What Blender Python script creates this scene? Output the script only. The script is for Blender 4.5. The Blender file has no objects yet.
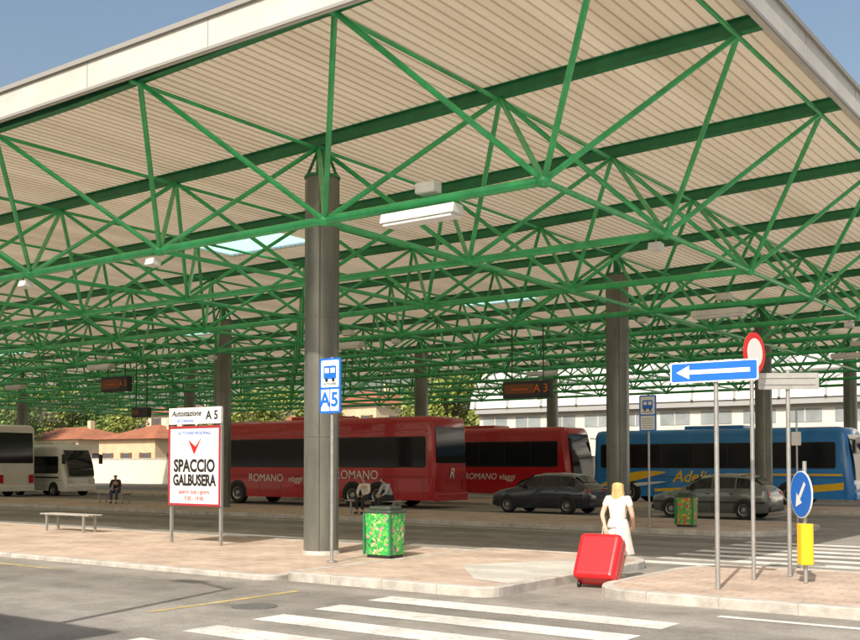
import bpy, math, random
from mathutils import Vector, Matrix
random.seed(7)
SC=bpy.context.scene
C=SC.collection
R=math.radians
# ---------------------------------------------------------------- materials
def mat(name,col,rough=.6,metal=0.0,noise=0.0,nscale=5.0,bump=0.0,bscale=40.0,spec=.5,coat=0.0,zstretch=1.0):
    m=bpy.data.materials.new(name); m.use_nodes=True
    nt=m.node_tree; N=nt.nodes; L=nt.links
    b=N['Principled BSDF']
    b.inputs['Base Color'].default_value=(*col,1); b.inputs['Roughness'].default_value=rough
    b.inputs['Metallic'].default_value=metal
    b.inputs['Specular IOR Level'].default_value=spec
    b.inputs['Coat Weight'].default_value=coat
    if noise or bump:
        tc=N.new('ShaderNodeTexCoord'); src=tc.outputs['Object']
        if zstretch!=1.0:
            mp=N.new('ShaderNodeMapping'); mp.inputs['Scale'].default_value=(1,1,zstretch); L.new(src,mp.inputs[0]); src=mp.outputs[0]
    if noise:
        n=N.new('ShaderNodeTexNoise'); n.inputs['Scale'].default_value=nscale; n.inputs['Detail'].default_value=6; n.inputs['Roughness'].default_value=.65
        L.new(src,n.inputs['Vector'])
        r=N.new('ShaderNodeValToRGB')
        r.color_ramp.elements[0].position=.3; r.color_ramp.elements[1].position=.7
        r.color_ramp.elements[0].color=(*[c*(1-noise) for c in col],1)
        r.color_ramp.elements[1].color=(*[min(1,c*(1+noise)) for c in col],1)
        L.new(n.outputs['Fac'],r.inputs['Fac']); L.new(r.outputs['Color'],b.inputs['Base Color'])
    if bump:
        n2=N.new('ShaderNodeTexNoise'); n2.inputs['Scale'].default_value=bscale; n2.inputs['Detail'].default_value=4
        L.new(src,n2.inputs['Vector'])
        bp=N.new('ShaderNodeBump'); bp.inputs['Strength'].default_value=bump; bp.inputs['Distance'].default_value=.02
        L.new(n2.outputs['Fac'],bp.inputs['Height']); L.new(bp.outputs['Normal'],b.inputs['Normal'])
    return m
def ground_mat(name,c1,c2,crack=True,stain=.5,patch=True):
    m=bpy.data.materials.new(name); m.use_nodes=True
    nt=m.node_tree; N=nt.nodes; L=nt.links; b=N['Principled BSDF']; b.inputs['Roughness'].default_value=.85
    b.inputs['Specular IOR Level'].default_value=.25
    tc=N.new('ShaderNodeTexCoord')
    def noise(s,d=6,ro=.6,vec=None):
        n=N.new('ShaderNodeTexNoise'); n.inputs['Scale'].default_value=s; n.inputs['Detail'].default_value=d; n.inputs['Roughness'].default_value=ro
        L.new(vec or tc.outputs['Object'],n.inputs['Vector']); return n
    def ramp(src,p0,p1,a,bb):
        r=N.new('ShaderNodeValToRGB'); r.color_ramp.elements[0].position=p0; r.color_ramp.elements[1].position=p1
        r.color_ramp.elements[0].color=(*a,1); r.color_ramp.elements[1].color=(*bb,1); L.new(src,r.inputs['Fac']); return r.outputs['Color']
    def mix(t,f,a,bb):
        x=N.new('ShaderNodeMix'); x.data_type='RGBA'; x.blend_type=t; x.inputs[0].default_value=f
        L.new(a,x.inputs[6]); L.new(bb,x.inputs[7]); return x.outputs[2]
    big=ramp(noise(.22,8,.65).outputs['Fac'],.35,.65,c1,c2)
    col=mix('MULTIPLY',.6,big,ramp(noise(28,3).outputs['Fac'],.3,.7,(.62,.62,.62),(1.15,1.15,1.15)))
    col=mix('MULTIPLY',stain,col,ramp(noise(1.1,8,.75).outputs['Fac'],.42,.56,(.55,.55,.53),(1,1,1)))
    mp=N.new('ShaderNodeMapping'); mp.inputs['Scale'].default_value=(.03,.8,1); L.new(tc.outputs['Object'],mp.inputs[0])
    col=mix('MULTIPLY',.6,col,ramp(noise(1,4,.5,mp.outputs[0]).outputs['Fac'],.38,.6,(.60,.60,.60),(1.06,1.06,1.06)))
    if crack:
        v=N.new('ShaderNodeTexVoronoi'); v.feature='DISTANCE_TO_EDGE'; v.inputs['Scale'].default_value=.28
        nn=noise(1.5,6,.7); vm=N.new('ShaderNodeVectorMath'); vm.operation='ADD'
        sc=N.new('ShaderNodeVectorMath'); sc.operation='SCALE'; sc.inputs['Scale'].default_value=1.3
        L.new(nn.outputs['Color'],sc.inputs[0]); L.new(tc.outputs['Object'],vm.inputs[0]); L.new(sc.outputs[0],vm.inputs[1]); L.new(vm.outputs[0],v.inputs['Vector'])
        col=mix('MULTIPLY',.25,col,ramp(v.outputs['Distance'],.001,.004,(.35,.35,.35),(1,1,1)))
        # oil drips
        v2=N.new('ShaderNodeTexVoronoi'); v2.inputs['Scale'].default_value=.9; L.new(tc.outputs['Object'],v2.inputs['Vector'])
        col=mix('MULTIPLY',.45,col,ramp(v2.outputs['Distance'],.05,.16,(.45,.44,.42),(1,1,1)))
    L.new(col,b.inputs['Base Color'])
    bp=N.new('ShaderNodeBump'); bp.inputs['Strength'].default_value=.5; bp.inputs['Distance'].default_value=.01
    L.new(noise(60,3).outputs['Fac'],bp.inputs['Height']); L.new(bp.outputs['Normal'],b.inputs['Normal'])
    return m
def paver_mat(name,c1,c2,mort,sx=.4,sy=.2,spots=False):
    m=bpy.data.materials.new(name); m.use_nodes=True
    nt=m.node_tree; N=nt.nodes; L=nt.links; b=N['Principled BSDF']; b.inputs['Roughness'].default_value=.85
    tc=N.new('ShaderNodeTexCoord')
    br=N.new('ShaderNodeTexBrick'); br.inputs['Scale'].default_value=1
    br.inputs['Brick Width'].default_value=sx; br.inputs['Row Height'].default_value=sy; br.inputs['Mortar Size'].default_value=.008
    br.inputs['Color1'].default_value=(*c1,1); br.inputs['Color2'].default_value=(*c2,1); br.inputs['Mortar'].default_value=(*mort,1)
    L.new(tc.outputs['Object'],br.inputs['Vector'])
    n=N.new('ShaderNodeTexNoise'); n.inputs['Scale'].default_value=.9; n.inputs['Detail'].default_value=8; n.inputs['Roughness'].default_value=.7
    L.new(tc.outputs['Object'],n.inputs['Vector'])
    r=N.new('ShaderNodeValToRGB'); r.color_ramp.elements[0].position=.35; r.color_ramp.elements[1].position=.65
    r.color_ramp.elements[0].color=(.62,.60,.58,1); r.color_ramp.elements[1].color=(1.1,1.1,1.1,1); L.new(n.outputs['Fac'],r.inputs['Fac'])
    x=N.new('ShaderNodeMix'); x.data_type='RGBA'; x.blend_type='MULTIPLY'; x.inputs[0].default_value=.8
    L.new(br.outputs['Color'],x.inputs[6]); L.new(r.outputs['Color'],x.inputs[7]); out=x.outputs[2]
    if spots:
        v=N.new('ShaderNodeTexVoronoi'); v.inputs['Scale'].default_value=2.2; L.new(tc.outputs['Object'],v.inputs['Vector'])
        r2=N.new('ShaderNodeValToRGB'); r2.color_ramp.elements[0].position=.06; r2.color_ramp.elements[1].position=.11
        r2.color_ramp.elements[0].color=(.6,.58,.55,1); r2.color_ramp.elements[1].color=(1,1,1,1); L.new(v.outputs['Distance'],r2.inputs['Fac'])
        y=N.new('ShaderNodeMix'); y.data_type='RGBA'; y.blend_type='MULTIPLY'; y.inputs[0].default_value=.7
        L.new(out,y.inputs[6]); L.new(r2.outputs['Color'],y.inputs[7]); out=y.outputs[2]
    L.new(out,b.inputs['Base Color'])
    bp=N.new('ShaderNodeBump'); bp.inputs['Strength'].default_value=.4; bp.inputs['Distance'].default_value=.008
    L.new(br.outputs['Fac'],bp.inputs['Height']); bp.invert=True; L.new(bp.outputs['Normal'],b.inputs['Normal'])
    return m
def worn_paint(name,col,under,amt=.5):
    m=bpy.data.materials.new(name); m.use_nodes=True
    nt=m.node_tree; N=nt.nodes; L=nt.links; b=N['Principled BSDF']; b.inputs['Roughness'].default_value=.75
    tc=N.new('ShaderNodeTexCoord'); n=N.new('ShaderNodeTexNoise'); n.inputs['Scale'].default_value=6; n.inputs['Detail'].default_value=10; n.inputs['Roughness'].default_value=.85
    L.new(tc.outputs['Object'],n.inputs['Vector'])
    r=N.new('ShaderNodeValToRGB'); r.color_ramp.elements[0].position=amt-.08; r.color_ramp.elements[1].position=amt+.05
    r.color_ramp.elements[0].color=(*under,1); r.color_ramp.elements[1].color=(*col,1); L.new(n.outputs['Fac'],r.inputs['Fac'])
    n2=N.new('ShaderNodeTexNoise'); n2.inputs['Scale'].default_value=1.2; n2.inputs['Detail'].default_value=5; L.new(tc.outputs['Object'],n2.inputs['Vector'])
    r2=N.new('ShaderNodeValToRGB'); r2.color_ramp.elements[0].position=.35; r2.color_ramp.elements[1].position=.6
    r2.color_ramp.elements[0].color=(.74,.73,.70,1); r2.color_ramp.elements[1].color=(1,1,1,1); L.new(n2.outputs['Fac'],r2.inputs['Fac'])
    x=N.new('ShaderNodeMix'); x.data_type='RGBA'; x.blend_type='MULTIPLY'; x.inputs[0].default_value=1
    L.new(r.outputs['Color'],x.inputs[6]); L.new(r2.outputs['Color'],x.inputs[7]); L.new(x.outputs[2],b.inputs['Base Color']); return m
def floral_mat(name,cols,base):
    m=bpy.data.materials.new(name); m.use_nodes=True
    nt=m.node_tree; N=nt.nodes; L=nt.links; b=N['Principled BSDF']; b.inputs['Roughness'].default_value=.45
    tc=N.new('ShaderNodeTexCoord'); v=N.new('ShaderNodeTexVoronoi'); v.inputs['Scale'].default_value=19
    n=N.new('ShaderNodeTexNoise'); n.inputs['Scale'].default_value=11; n.inputs['Detail'].default_value=4
    L.new(tc.outputs['Object'],n.inputs['Vector'])
    vm=N.new('ShaderNodeVectorMath'); vm.operation='MULTIPLY_ADD'; vm.inputs[1].default_value=(.2,.2,.2)
    L.new(n.outputs['Color'],vm.inputs[0]); L.new(tc.outputs['Object'],vm.inputs[2]); L.new(vm.outputs[0],v.inputs['Vector'])
    r=N.new('ShaderNodeValToRGB'); r.color_ramp.interpolation='CONSTANT'
    els=r.color_ramp.elements; els[0].position=0; els[0].color=(*base,1); els[1].position=.42; els[1].color=(*cols[0],1)
    p=.62
    for c in cols[1:]:
        e=els.new(p); e.color=(*c,1); p+=.095
    s=N.new('ShaderNodeSeparateColor'); L.new(v.outputs['Color'],s.inputs[0]); L.new(s.outputs[0],r.inputs['Fac']); L.new(r.outputs['Color'],b.inputs['Base Color'])
    return m

M={}
M['asphalt']=ground_mat('asphalt',(.29,.27,.24),(.37,.345,.31))
M['paving']=paver_mat('pink_paving',(.58,.46,.375),(.50,.39,.315),(.32,.26,.21),spots=True)
M['kerb']=mat('kerb_stone',(.46,.43,.39),.85,noise=.3,nscale=3,bump=.3)
M['ramp']=ground_mat('light_concrete',(.56,.54,.49),(.64,.62,.57),crack=False,stain=.35)
M['white_line']=worn_paint('worn_white_paint',(.76,.75,.71),(.40,.38,.35),.45)
M['yellow_line']=worn_paint('worn_yellow_paint',(.6,.45,.14),(.36,.33,.28),.5)
M['green']=mat('green_painted_steel',(.04,.40,.13),.38,noise=.28,nscale=2.5,coat=.2)
M['dkgreen']=mat('dark_shaded_green_steel',(.02,.20,.075),.5,noise=.25,nscale=2)  # darker copy of the frame green, shade on the purlins put into colour
M['column']=mat('column_grey_steel',(.19,.195,.17),.32,metal=.45,noise=.28,nscale=2.4,zstretch=.25)
M['fascia']=mat('fascia_sheet',(.56,.54,.49),.5,noise=.14,nscale=.8)
M['fasciadark']=mat('fascia_trim',(.30,.29,.27),.5)
M['galv']=mat('galvanised_steel',(.42,.42,.41),.42,metal=.6,noise=.15,nscale=6)
M['white']=mat('white_enamel',(.78,.78,.76),.45,noise=.05,nscale=3)
M['bone']=mat('offwhite_plastic',(.66,.66,.62),.5,noise=.12,nscale=3)
M['glass']=mat('dark_window_glass',(.012,.015,.018),.08,spec=.5)
M['tyre']=mat('tyre_rubber',(.018,.018,.018),.85)
M['rim']=mat('wheel_rim_metal',(.42,.42,.42),.35,metal=.7)
M['black']=mat('black_plastic',(.02,.02,.02),.5)
M['busred']=mat('dark_red_coach_paint',(.46,.014,.022),.22,coat=.6,noise=.12,nscale=.6)
M['busblue']=mat('blue_coach_paint',(.02,.22,.60),.25,coat=.6,noise=.12,nscale=.6)
M['buswhite']=mat('white_coach_paint',(.74,.74,.71),.28,coat=.5,noise=.08,nscale=.8)
M['yellow']=mat('yellow_paint',(.85,.52,.02),.4,noise=.08,nscale=6)
M['signblue']=mat('traffic_blue',(.015,.15,.60),.35)
M['signred']=mat('traffic_red',(.68,.02,.02),.35)
M['carblue']=mat('dark_blue_car_paint',(.022,.027,.045),.2,coat=.8)
M['carsilver']=mat('green_grey_car_paint',(.16,.175,.165),.22,metal=.4,coat=.7)
M['lamp']=mat('lamp_lens_clear',(.7,.7,.68),.15)
M['taillamp']=mat('lamp_lens_red',(.45,.01,.01),.2)
M['skin']=mat('skin',(.60,.37,.27),.55)
M['hair_blonde']=mat('blonde_hair',(.60,.40,.17),.5,noise=.4,nscale=30,bump=.8,bscale=60,zstretch=.2)
M['hair_dark']=mat('dark_hair',(.03,.02,.015),.5)
M['cloth_white']=mat('white_cloth',(.72,.68,.60),.85,noise=.08,nscale=10,bump=.5,bscale=18)
M['cloth_dark']=mat('dark_cloth',(.03,.03,.04),.85)
M['cloth_blue']=mat('pale_blue_cloth',(.45,.50,.58),.85)
M['denim']=mat('denim_cloth',(.05,.07,.13),.85)
M['redcase']=mat('red_suitcase_shell',(.70,.012,.018),.32,coat=.3,noise=.1,nscale=5)
M['led']=mat('led_sign_orange',(.7,.14,.01),.5)
M['ledfield']=mat('led_field',(.16,.045,.01),.5)
M['lips']=mat('lips',(.4,.12,.1),.5)
M['roof_tile']=paver_mat('red_roof_tiles',(.42,.16,.08),(.34,.12,.06),(.2,.08,.04),.3,.25)
M['plaster']=mat('cream_plaster',(.62,.50,.34),.9,noise=.12,nscale=1)
M['plaster2']=mat('pale_plaster',(.66,.60,.50),.9,noise=.12,nscale=1)
M['plaster3']=mat('ochre_plaster',(.60,.45,.29),.9,noise=.12,nscale=1)
M['hall']=mat('pale_cladding',(.66,.63,.57),.7,noise=.1,nscale=.5)
M['hallrib']=mat('grey_rib_steel',(.38,.38,.37),.5)
M['winblind']=mat('building_glass',(.10,.11,.12),.15)
M['winpale']=mat('frosted_building_glass',(.30,.33,.34),.3,noise=.3,nscale=.4)
M['shutter']=mat('brown_shutter',(.16,.08,.04),.7)
M['bark']=mat('bark',(.10,.07,.05),.9,noise=.3,nscale=8)
M['wood']=mat('weathered_bench_slats',(.38,.36,.33),.7,noise=.25,nscale=6)
M['lid']=mat('dark_lid',(.05,.07,.05),.5)
M['floral']=floral_mat('green_floral_print',[(.10,.50,.08),(.26,.58,.12),(.02,.20,.06),(.60,.25,.28),(.55,.58,.3)],(.04,.38,.08))
M['floral2']=floral_mat('orange_floral_print',[(.6,.16,.03),(.25,.5,.08),(.7,.42,.1),(.5,.05,.05),(.1,.35,.06)],(.08,.3,.07))
# roofing sheet
m=bpy.data.materials.new('corrugated_roof_sheet'); m.use_nodes=True; nt=m.node_tree; N=nt.nodes; L=nt.links
b=N['Principled BSDF']; b.inputs['Roughness'].default_value=.6
tc=N.new('ShaderNodeTexCoord'); mp=N.new('ShaderNodeMapping'); mp.inputs['Scale'].default_value=(1,.06,1)
n=N.new('ShaderNodeTexNoise'); n.inputs['Scale'].default_value=1.2; n.inputs['Detail'].default_value=7
L.new(tc.outputs['Object'],mp.inputs[0]); L.new(mp.outputs[0],n.inputs['Vector'])
r=N.new('ShaderNodeValToRGB'); r.color_ramp.elements[0].position=.3; r.color_ramp.elements[1].position=.7
r.color_ramp.elements[0].color=(.52,.425,.30,1); r.color_ramp.elements[1].color=(.66,.555,.42,1); L.new(n.outputs['Fac'],r.inputs['Fac'])
L.new(r.outputs['Color'],b.inputs['Base Color'])
tr=N.new('ShaderNodeBsdfTranslucent'); L.new(r.outputs['Color'],tr.inputs['Color'])
ms=N.new('ShaderNodeMixShader'); ms.inputs[0].default_value=.35  # translucent share added so sun through the sheet brightens the underside
L.new(b.outputs[0],ms.inputs[1]); L.new(tr.outputs[0],ms.inputs[2]); L.new(ms.outputs[0],N['Material Output'].inputs[0])
M['roof']=m
m=bpy.data.materials.new('skylight_acrylic'); m.use_nodes=True; nt=m.node_tree; N=nt.nodes; L=nt.links
tr=N.new('ShaderNodeBsdfTranslucent'); tr.inputs['Color'].default_value=(.45,.90,.72,1); L.new(tr.outputs[0],N['Material Output'].inputs[0])
M['skylight']=m
def leafmat(name,a,bc):
    m=bpy.data.materials.new(name); m.use_nodes=True; nt=m.node_tree; N=nt.nodes; L=nt.links
    b=N['Principled BSDF']; b.inputs['Roughness'].default_value=.6
    oi=N.new('ShaderNodeTexCoord'); n=N.new('ShaderNodeTexNoise'); n.inputs['Scale'].default_value=1.3; n.inputs['Detail'].default_value=5; L.new(oi.outputs['Object'],n.inputs['Vector'])
    r=N.new('ShaderNodeValToRGB'); r.color_ramp.elements[0].position=.35; r.color_ramp.elements[1].position=.65
    r.color_ramp.elements[0].color=(*a,1); r.color_ramp.elements[1].color=(*bc,1); L.new(n.outputs['Fac'],r.inputs['Fac']); L.new(r.outputs['Color'],b.inputs['Base Color'])
    return m
M['leaf']=leafmat('leaves',(.045,.10,.02),(.16,.25,.05))
M['leaf2']=leafmat('yellow_green_leaves',(.12,.17,.03),(.32,.36,.08))

# ---------------------------------------------------------------- mesh builder
class MB:
    def __init__(s): s.v=[]; s.f=[]; s.m=[]
    def add(s,vs,fs,m=0):
        o=len(s.v); s.v+= [tuple(x) for x in vs]; s.f+=[[i+o for i in f] for f in fs]; s.m+=[m]*len(fs)
    def box(s,x0,x1,y0,y1,z0,z1,m=0):
        vs=[(x0,y0,z0),(x1,y0,z0),(x1,y1,z0),(x0,y1,z0),(x0,y0,z1),(x1,y0,z1),(x1,y1,z1),(x0,y1,z1)]
        s.add(vs,[(0,3,2,1),(4,5,6,7),(0,1,5,4),(1,2,6,5),(2,3,7,6),(3,0,4,7)],m)
    def cyl(s,p,q,r,n=8,m=0,r2=None,cap=True):
        p=Vector(p);q=Vector(q); d=(q-p).normalized(); a=d.orthogonal().normalized(); b=d.cross(a); r2=r if r2 is None else r2
        vs=[];
        for (c,rr) in ((p,r),(q,r2)):
            for i in range(n):
                t=2*math.pi*i/n; vs.append(c+a*math.cos(t)*rr+b*math.sin(t)*rr)
        fs=[(i,(i+1)%n,n+(i+1)%n,n+i) for i in range(n)]
        if cap: fs+=[tuple(range(n))[::-1],tuple(range(n,2*n))]
        s.add(vs,fs,m)
    def prism(s,poly,z0,z1,m=0,bottom=True):
        n=len(poly); vs=[(x,y,z0) for x,y in poly]+[(x,y,z1) for x,y in poly]
        fs=[(i,(i+1)%n,n+(i+1)%n,n+i) for i in range(n)]+[tuple(range(n,2*n))]
        if bottom: fs.append(tuple(range(n))[::-1])
        s.add(vs,fs,m)
    def prismY(s,poly,y0,y1,m=0):
        n=len(poly); vs=[(x,y0,z) for x,z in poly]+[(x,y1,z) for x,z in poly]
        s.add(vs,[(i,(i+1)%n,n+(i+1)%n,n+i)[::-1] for i in range(n)]+[tuple(range(n)),tuple(range(n,2*n))[::-1]],m)
    def prismX(s,poly,x0,x1,m=0):
        n=len(poly); vs=[(x0,y,z) for y,z in poly]+[(x1,y,z) for y,z in poly]
        s.add(vs,[(i,(i+1)%n,n+(i+1)%n,n+i) for i in range(n)]+[tuple(range(n))[::-1],tuple(range(n,2*n))],m)
    def lathe(s,prof,c,axis='y',n=20,m=0):
        vs=[]
        for r,h in prof:
            for i in range(n):
                t=2*math.pi*i/n; a=r*math.cos(t); b=r*math.sin(t)
                vs.append((c[0]+a,c[1]+h,c[2]+b) if axis=='y' else (c[0]+a,c[1]+b,c[2]+h))
        fs=[]
        for k in range(len(prof)-1):
            for i in range(n):
                fs.append((k*n+i,k*n+(i+1)%n,(k+1)*n+(i+1)%n,(k+1)*n+i))
        s.add(vs,fs,m)
    def obj(s,name,mats,parent=None,smooth=False,bevel=0,loc=(0,0,0),rot=(0,0,0),seg=2,**props):
        me=bpy.data.meshes.new(name); me.from_pydata(s.v,[],s.f)
        if not isinstance(mats,(list,tuple)): mats=[mats]
        for x in mats: me.materials.append(x)
        for i,p in enumerate(me.polygons): p.material_index=s.m[i]; p.use_smooth=smooth
        import bmesh
        bm=bmesh.new(); bm.from_mesh(me); bmesh.ops.recalc_face_normals(bm,faces=bm.faces); bm.to_mesh(me); bm.free()
        if smooth: me.set_sharp_from_angle(angle=R(40))
        o=bpy.data.objects.new(name,me); C.objects.link(o)
        o.location=loc; o.rotation_euler=rot
        if parent: o.parent=parent
        if bevel:
            bv=o.modifiers.new('bevel','BEVEL'); bv.width=bevel; bv.segments=seg; bv.limit_method='ANGLE'; bv.angle_limit=R(35)
        for k,v in props.items(): o[k]=v
        return o
def empty(name,parent=None,loc=(0,0,0),rot=0):
    o=bpy.data.objects.new(name,None); C.objects.link(o); o.location=loc; o.rotation_euler=(0,0,rot); o.empty_display_size=.2
    if parent: o.parent=parent
    return o
def thing(name,label,cat,loc,rot=0,group=None):
    o=empty(name,None,loc,rot); o['label']=label; o['category']=cat
    if group: o['group']=group
    return o
def rrect(x0,x1,y0,y1,r,n=6):
    rs=r if isinstance(r,(list,tuple)) else [r]*4
    pts=[]
    for (cx,cy,sx,sy,a0,rr) in ((x0,y0,1,1,180,rs[0]),(x1,y0,-1,1,270,rs[1]),(x1,y1,-1,-1,0,rs[2]),(x0,y1,1,-1,90,rs[3])):
        if rr<=0: pts.append((cx,cy)); continue
        for i in range(n+1):
            t=R(a0+90*i/n); pts.append((cx+sx*rr+rr*math.cos(t),cy+sy*rr+rr*math.sin(t)))
    return pts
def text(s,size,loc,rot,mt,parent,align='CENTER',ext=.003,shear=0,sx=1,bold=0,name='lettering'):
    cu=bpy.data.curves.new(name,'FONT'); cu.body=s; cu.size=size; cu.align_x=align; cu.align_y='CENTER'; cu.extrude=ext; cu.shear=shear; cu.offset=bold; cu.resolution_u=3
    o=bpy.data.objects.new('tmp',cu); C.objects.link(o); bpy.context.view_layer.update()
    me=bpy.data.meshes.new_from_object(o.evaluated_get(bpy.context.evaluated_depsgraph_get())); C.objects.unlink(o); bpy.data.objects.remove(o)
    me.materials.clear(); me.materials.append(mt)
    o=bpy.data.objects.new(name,me); C.objects.link(o); o.location=loc; o.rotation_euler=rot; o.scale=(sx,1,1); o.parent=parent
    return o
FR=(R(90),0,0)
# ---------------------------------------------------------------- ground
g=MB(); g.add([(-1500,-1500,0),(1500,-1500,0),(1500,1500,0),(-1500,1500,0)],[(0,1,2,3)])
g.obj('road',M['asphalt'],kind='structure')
def island(x0,x1,y0,y1,h,rs,paving=M['paving'],kw=.16):
    a=rrect(x0,x1,y0,y1,rs); 
    ri=[max(.01,q-kw) if q>0 else 0 for q in rs]
    bq=rrect(x0+kw,x1-kw,y0+kw,y1-kw,ri)
    n=len(a)
    k=MB(); vs=[(x,y,0) for x,y in a]+[(x,y,h-.015) for x,y in a]
    a2=rrect(x0+.015,x1-.015,y0+.015,y1-.015,[max(.01,q-.015) if q>0 else 0 for q in rs])
    vs+=[(x,y,h) for x,y in a2]+[(x,y,h) for x,y in bq]+[(x,y,h-.05) for x,y in bq]
    fs=[]
    for lv in range(4):
        for i in range(n): fs.append((lv*n+i,lv*n+(i+1)%n,(lv+1)*n+(i+1)%n,(lv+1)*n+i))
    k.add(vs,fs); k.obj('kerb',M['kerb'],kind='structure')
    # kerb joints along the front edge
    j=MB(); x=max(x0,-45)+1.0
    while x<min(x1,12)-.5:
        j.box(x-.005,x+.005,y0-.002,y0+kw,0.005,h+.001); x+=1.0
    j.obj('kerb_joint',M['fasciadark'],kind='structure')
    p=MB(); p.add([(x,y,h-.006) for x,y in bq],[tuple(range(n))]); p.obj('pavement',paving,kind='structure')
island(-90,-11.85,12.0,18.2,.08,[0,.25,.25,0])
island(-11.75,-7.85,12.2,18.2,.14,[.2,.35,1.2,.2])
island(-6.95,30,13.1,17.6,.14,[.9,0,0,1.2])
island(-90,-8.5,26.2,31.6,.13,[0,1.5,1.5,0])
island(-90,-8.5,39.6,44.6,.13,[0,1.5,1.5,0])
island(-90,-8.5,53.0,58.0,.13,[0,1.5,1.5,0])
rp=MB(); rp.add([(-10.1,14.8,.139),(-8.7,13.1,.139),(-8.02,12.9,.139),(-8.02,16.4,.139),(-8.9,17.1,.139)],[(0,1,2,3,4)])
rp.obj('concrete_path',M['ramp'],kind='structure')
def mark(name,x0,x1,y0,y1,mt,z=.004):
    q=MB(); q.add([(x0,y0,z),(x1,y0,z),(x1,y1,z),(x0,y1,z)],[(0,1,2,3)]); return q.obj(name,mt,kind='structure')
for i in range(7):
    y=11.35-1.08*i; mark('zebra_crossing_stripe',-9.1,-4.85,y-.27,y+.27,M['white_line'])
for i in range(7):
    y=18.6+1.0*i; mark('zebra_crossing_stripe',-8.6,-3.4,y-.24,y+.24,M['white_line'])
mark('edge_line',-4.7,30,12.35,12.5,M['white_line'])
mark('yellow_road_line',-10.65,-10.52,8.6,11.3,M['yellow_line'])
mark('yellow_road_line',-40,-16.4,11.1,11.24,M['yellow_line'])
for x in (-12,-16,-20.5,-25,-38): mark('bay_line',x-.06,x+.06,32.3,38.8,M['white_line'])
mark('bay_line',-60,-9,25.4,25.52,M['white_line'])
mark('bay_line',-60,-9,32.0,32.12,M['white_line'])
ci_=mat('cast_iron',(.13,.125,.12),.6,noise=.3,nscale=20)
for (a,b_) in ((-9.9,9.75),(-24,21.5)):
    mh=MB(); mh.cyl((a,b_,0),(a,b_,.008),.30,24); mh.obj('manhole_cover',ci_,kind='structure')

# ---------------------------------------------------------------- canopy
CY=[15.6+13.3*i for i in range(4)]; CX=[-14.0-17.2*j for j in range(4)]
mY=13.3/3; mX=4.3; ZT=8.2; ZB=6.02
TY=[15.6+mY*k for k in range(-1,11)]; TX=[-14.1+mX*k for k in range(2,-15,-1)]
BY=[(TY[i]+TY[i+1])/2 for i in range(len(TY)-1)]; BX=[(TX[i]+TX[i+1])/2 for i in range(len(TX)-1)]
def zr(x): return .26*max(0,(x+16)/11.)
can=thing('bus_station_canopy','large flat canopy of green steel space frame on round grey columns','canopy',(0,0,0))
rs=MB(); x=-74.9; per=.2
SKX=[-22.7,-39.9,-57.1]; SKY=[22.25,35.55,48.85]
rows=[11.0,21.5,23.0,34.8,36.3,48.1,49.6,60.4]
xs=[];zs=[]
while x<-5.0:
    for dx,dz in ((0,0),(.135,0),(.15,.028),(.185,.028)): xs.append(x+dx); zs.append(8.42+dz+zr(x+dx))
    x+=per
for k,yy in enumerate(rows):
    rs.v+=[(a,yy,z) for a,z in zip(xs,zs)]
n=len(xs)
for k in range(len(rows)-1):
    for i in range(n-1):
        mid=(xs[i]+xs[i+1])/2
        if k%2==1 and any(abs(mid-sx)<1.75 for sx in SKX): continue
        rs.f.append((k*n+i,k*n+i+1,(k+1)*n+i+1,(k+1)*n+i)); rs.m.append(0)
rs.obj('roof_sheet',M['roof'],can)
for sx in SKX:
    for sy in SKY:
        q=MB(); q.add([(sx-1.85,sy-.8,8.5),(sx+1.85,sy-.8,8.5),(sx+1.85,sy+.8,8.5),(sx-1.85,sy+.8,8.5)],[(0,1,2,3)]); q.obj('skylight_panel',M['skylight'],can)
fa=MB(); X0,X1,Y0,Y1=-75.1,-4.85,10.85,60.5; zb,zt=8.2,8.74
fa.box(X0,X1,Y0,Y0+.12,zb,zt); fa.box(X0,X1,Y1-.12,Y1,zb,zt)
fa.box(X1-.12,X1,Y0+.12,Y1-.12,zb,zt); fa.box(X0,X0+.12,Y0+.12,Y1-.12,zb,zt)
fa.obj('roof_fascia',M['fascia'],can,bevel=.02)
ft=MB(); 
ft.box(X0-.04,X1+.04,Y0-.05,Y0-.002,zt-.05,zt+.03); ft.box(X1+.002,X1+.05,Y0,Y1,zt-.05,zt+.03)
ft.box(X0-.02,X1+.02,Y0-.03,Y0-.002,zb-.02,zb+.03); ft.box(X1+.002,X1+.03,Y0,Y1,zb-.02,zb+.03)
xx=X0+3
while xx<X1: ft.box(xx,xx+.015,Y0-.006,Y0-.001,zb+.03,zt-.05); xx+=3
yy=Y0+3
while yy<Y1: ft.box(X1+.001,X1+.006,yy,yy+.015,zb+.03,zt-.05); yy+=3
ft.obj('fascia_trim',M['fasciadark'],can)
def slab(q,yy,y0,y1,z0,z1):
    xa,xb,xc=TX[-1]-.4,-16.0,TX[0]+.5
    pts=[(xa,z0),(xb,z0),(xc,z0+zr(xc)),(xc,z1+zr(xc)),(xb,z1),(xa,z1)]
    q.prismY(pts,y0,y1)
for yy in TY:
    q=MB(); w=.075
    slab(q,yy,yy-w,yy+w,ZT+.195,ZT+.21); slab(q,yy,yy-.012,yy+.012,ZT-.01,ZT+.195); slab(q,yy,yy-w,yy+w,ZT-.03,ZT-.01)
    q.obj('roof_purlin',M['dkgreen'],can)
for xx in TX:
    q=MB(); z=ZT-.06+zr(xx); q.cyl((xx,TY[0]-.2,z),(xx,TY[-1]+.2,z),.038,8); q.obj('top_tie',M['green'],can,smooth=True)
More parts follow.
